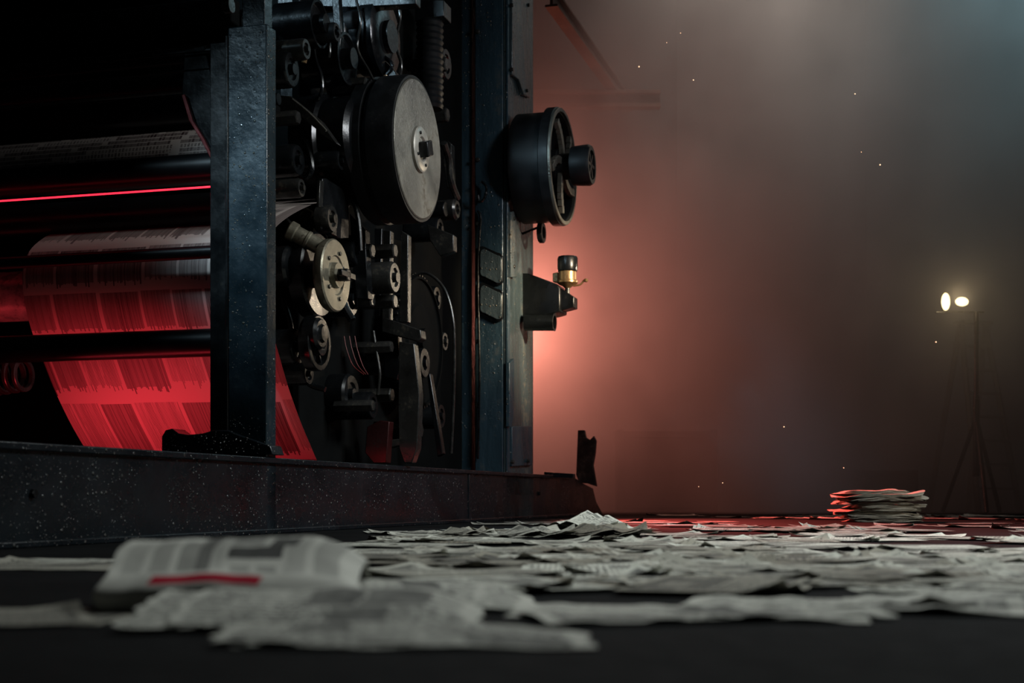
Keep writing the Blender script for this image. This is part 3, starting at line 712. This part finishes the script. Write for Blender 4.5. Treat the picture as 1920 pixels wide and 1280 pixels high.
def drape(name,x0,x1,profile,mat,amp,seed,label,flare=0,nx=80,ny=44,pages=2,dz=.006,rfall=0,rag=.012,jit=.0,same=False):
    mb=MB(); P=[Vector((0,a,b)) for a,b in profile]; rnd=random.Random(seed)
    for p in range(pages):
        jx,jy=rnd.uniform(-jit,jit),rnd.uniform(-jit,jit)*.5
        pp=0 if same else p
        def fn(s,t,p=p,pp=pp):
            q=interp(P,t); x=x0+(x1-x0)*s
            n=noise.noise(Vector((x*6,q.y*5,seed+pp*.3))); n2=noise.noise(Vector((x*22,q.y*10,seed+pp)))
            cr=crease(x-(x0+x1)/2,(q.y-P[0].y)-.15,seed+pp//2)
            z=q.z+amp*n+amp*.3*n2+amp*.8*cr+dz*p
            k=max(0,s-.80)/.20; z=z*(1-rfall*k*k)
            e=abs(t-.5)*2
            return Vector((x+flare*(q.z)*(s-.5)+rag*noise.noise(Vector((t*5,p*3,seed)))+k*rfall*.07+jx,
                           q.y+.012*n+(-.004 if same else .006)*p+jy+rag*e*noise.noise(Vector((s*6,p*2.0,seed+7))),max(.002+.002*p,z)))
        mb.grid(fn,nx,ny)
    o=mb.done(name,mat,None,0,angle=25,origin='base',recalc=False)
    tag(o,label,'newspaper'); return o
drape('newspaper',-.775,-.325,[(2.60,.004),(2.59,.030),(2.605,.047),(2.64,.064),(2.69,.080),(2.76,.106),(2.80,.122),(2.84,.128),(2.90,.10),(2.98,.05),(3.05,.01)],M_paperred,.008,3,'folded newspaper with red banner propped up on the floor',pages=3,rfall=.35,dz=.004,rag=.02,same=True)
drape('newspaper',-.60,-.14,[(2.22,.002),(2.27,.012),(2.32,.022),(2.40,.030),(2.48,.036),(2.54,.038)],M_paperfront,.008,8,'rumpled newspaper lying in front of folded newspaper',pages=4,rfall=.7,rag=.03,jit=.04,dz=.004)
drape('newspaper',-.40,.05,[(2.0,.002),(2.04,.006),(2.09,.010),(2.15,.014),(2.21,.014)],M_paperfront,.006,12,'open newspaper sheets with curled edge lying on floor',pages=3,rfall=.8,rag=.03,jit=.04,dz=.003)
drape('newspaper',-.40,-.02,[(2.62,.004),(2.70,.022),(2.80,.03),(2.9,.035),(3.0,.02)],M_paperfront,.008,17,'torn newspaper sheets beside the folded newspaper',pages=2,rfall=.9,rag=.02)
mb=MB()
for px,py,d,r in ((1198,125,11,.007),(1300,150,10,.005),(1603,176,10,.005),(1650,309,10,.006),(1755,641,10,.006),(1470,800,10,.005),(1582,877,10,.004),(1355,905,10,.004),(1276,62,12,.005),(1615,285,12,.004),(1310,912,12,.004),(1250,80,12,.004)):
    mb.lathe(WD(px,py,d),[(0,-r),(r*.7,-r*.7),(r,0),(r*.7,r*.7),(0,r)],seg=8)
o=mb.done('airborne_dust',emis('lit_dust_emission',(1,.6,.35),.9),None,0); o['kind']='stuff'; tag(o,'tiny bright dust specks drifting in the air','dust')  # emission stands in for light caught by the dust
# ---------------------------------------------------------------- haze
mb=MB().box(-3,11.9,17.2,21.8,.005,8.9)
mh=bpy.data.materials.new('smoke_haze'); mh.use_nodes=True; nt=mh.node_tree; nt.nodes.clear(); g=N(nt)
out=nt.nodes.new('ShaderNodeOutputMaterial'); vs=nt.nodes.new('ShaderNodeVolumeScatter')
vs.inputs['Color'].default_value=(.76,.76,.76,1); vs.inputs['Anisotropy'].default_value=.0
tc=g.n('ShaderNodeTexCoord').outputs['Object']
nz=g.noise(g.mapv(tc,(.5,.5,.4)),1.0,4,.6)
g.l(g.ramp(nz,.36,.64,.12,.70),vs.inputs['Density'])
nt.links.new(vs.outputs[0],out.inputs['Volume'])
o=mb.done('smoke_haze',mh); o['kind']='stuff'; tag(o,'thick smoky haze filling the far end of the hall','smoke')
# ---------------------------------------------------------------- lights
def light(kind,name,loc,tgt,power,col,size=1,**k):
    l=bpy.data.lights.new(name,kind); l.energy=power; l.color=col
    if kind=='AREA':
        l.shape='RECTANGLE'; l.size=size; l.size_y=k.get('sy',size)
        if 'spread' in k: l.spread=math.radians(k['spread'])
    else: l.shadow_soft_size=size
    if kind=='SPOT': l.spot_size=math.radians(k.get('ang',50)); l.spot_blend=k.get('blend',.6)
    o=bpy.data.objects.new(name,l); COL.objects.link(o); o.location=loc
    o.rotation_euler=(Vector(tgt)-Vector(loc)).to_track_quat('-Z','Y').to_euler(); return o
def PL(v,u,z): return P0+Vector((v*c_+u*s_,-v*s_+u*c_,z))
z642=LU(400,642,.5).z
light('POINT','red_flood_lamp',(-.1,18.8,2.65),(0,22,3),420,(1,.30,.21),.5)
light('SPOT','red_floor_lamp',(.55,14.7,1.5),(2.9,12.2,.0),3000,(1,.10,.08),.08,ang=88,blend=.8)
light('AREA','red_web_lamp',PL(-1.25,.50,.30),PL(-1.1,1.5,.95),9.0,(1,.045,.07),1.3,sy=.10)
light('AREA','red_mid_fill',PL(-2.4,.605,z642+.03),PL(-2.4,.72,z642+.5),.8,(1,.05,.07),3.2,sy=.03)  # unseen red strip light added behind the roller to tint web and shaft
light('AREA','haze_fill',(7.8,18.5,8.7),(7.3,19.5,0),125,(.46,.74,.82),2.8)  # cool overhead light added out of view to brighten the haze
light('AREA','mid_haze_fill',(3.4,19.2,8.8),(3.3,19.6,0),75,(1,.84,.72),3.0,spread=120)  # warm overhead light added to lift the middle of the haze
light('POINT','work_lamp_glow',(wlp.x-.15,wlp.y-.5,wlp.z),(0,0,0),7,(1,.74,.42),.1)
light('SPOT','work_lamp_beam',(wlp.x-.15,17.15,wlp.z),(-.35,12.2,2.6),460,(1,.82,.60),.12,ang=26,blend=.9)
light('SPOT','warm_key_lamp',(6.5,8.5,4.0),(.1,13.9,2.0),8500,(1,.80,.54),.2,ang=14,blend=1)
light('SPOT','stack_fill',(6.2,8.6,2.2),(3.5,12.9,.1),250,(1,.93,.8),.2,ang=18,blend=.8)  # off-frame spot added to brighten the front of the stack
light('AREA','machine_side_fill',(4.2,8.3,4.4),(-.4,11.0,2.4),40,(.92,.95,1),1.0,spread=80)  # off-frame fill added for the flywheel and side machinery
light('AREA','post_gloss_fill',(-4.4,4.6,5.6),(-1.45,8.3,2.0),6,(.6,.85,1),.6,spread=16)  # off-frame light added to make the drops on the front post glint
light('AREA','rear_post_gloss_fill',(-4.6,4.4,6.5),(-.2,13.3,2.8),9,(.55,.82,1),1.2,spread=14)  # off-frame light added for gloss on the rear post
light('AREA','paper_fill',(4.3,6.6,5.0),(2.2,7.0,0),235,(.94,1,.98),1.6,spread=115)  # unseen soft light added above the floor papers
light('AREA','near_paper_fill',(.1,4.1,2.2),(-.4,2.9,0),15,(.95,1,.98),.6)  # unseen fill added to brighten the foreground papers
w=bpy.data.worlds.new('World'); S.world=w; w.use_nodes=True
w.node_tree.nodes['Background'].inputs[0].default_value=(.35,.5,.6,1)
w.node_tree.nodes['Background'].inputs[1].default_value=.008
S.view_settings.view_transform='Standard'
# ---------------------------------------------------------------- camera
cam=bpy.data.cameras.new('camera'); co=bpy.data.objects.new('camera',cam); COL.objects.link(co); S.camera=co
co.location=(0,0,H); co.rotation_euler=(math.pi/2,0,0)
cam.sensor_width=36; cam.lens=36*F/1920; cam.shift_y=(HY-640)/1920
cam.clip_end=200
cam.dof.use_dof=True; cam.dof.focus_distance=9.8; cam.dof.aperture_fstop=2.3
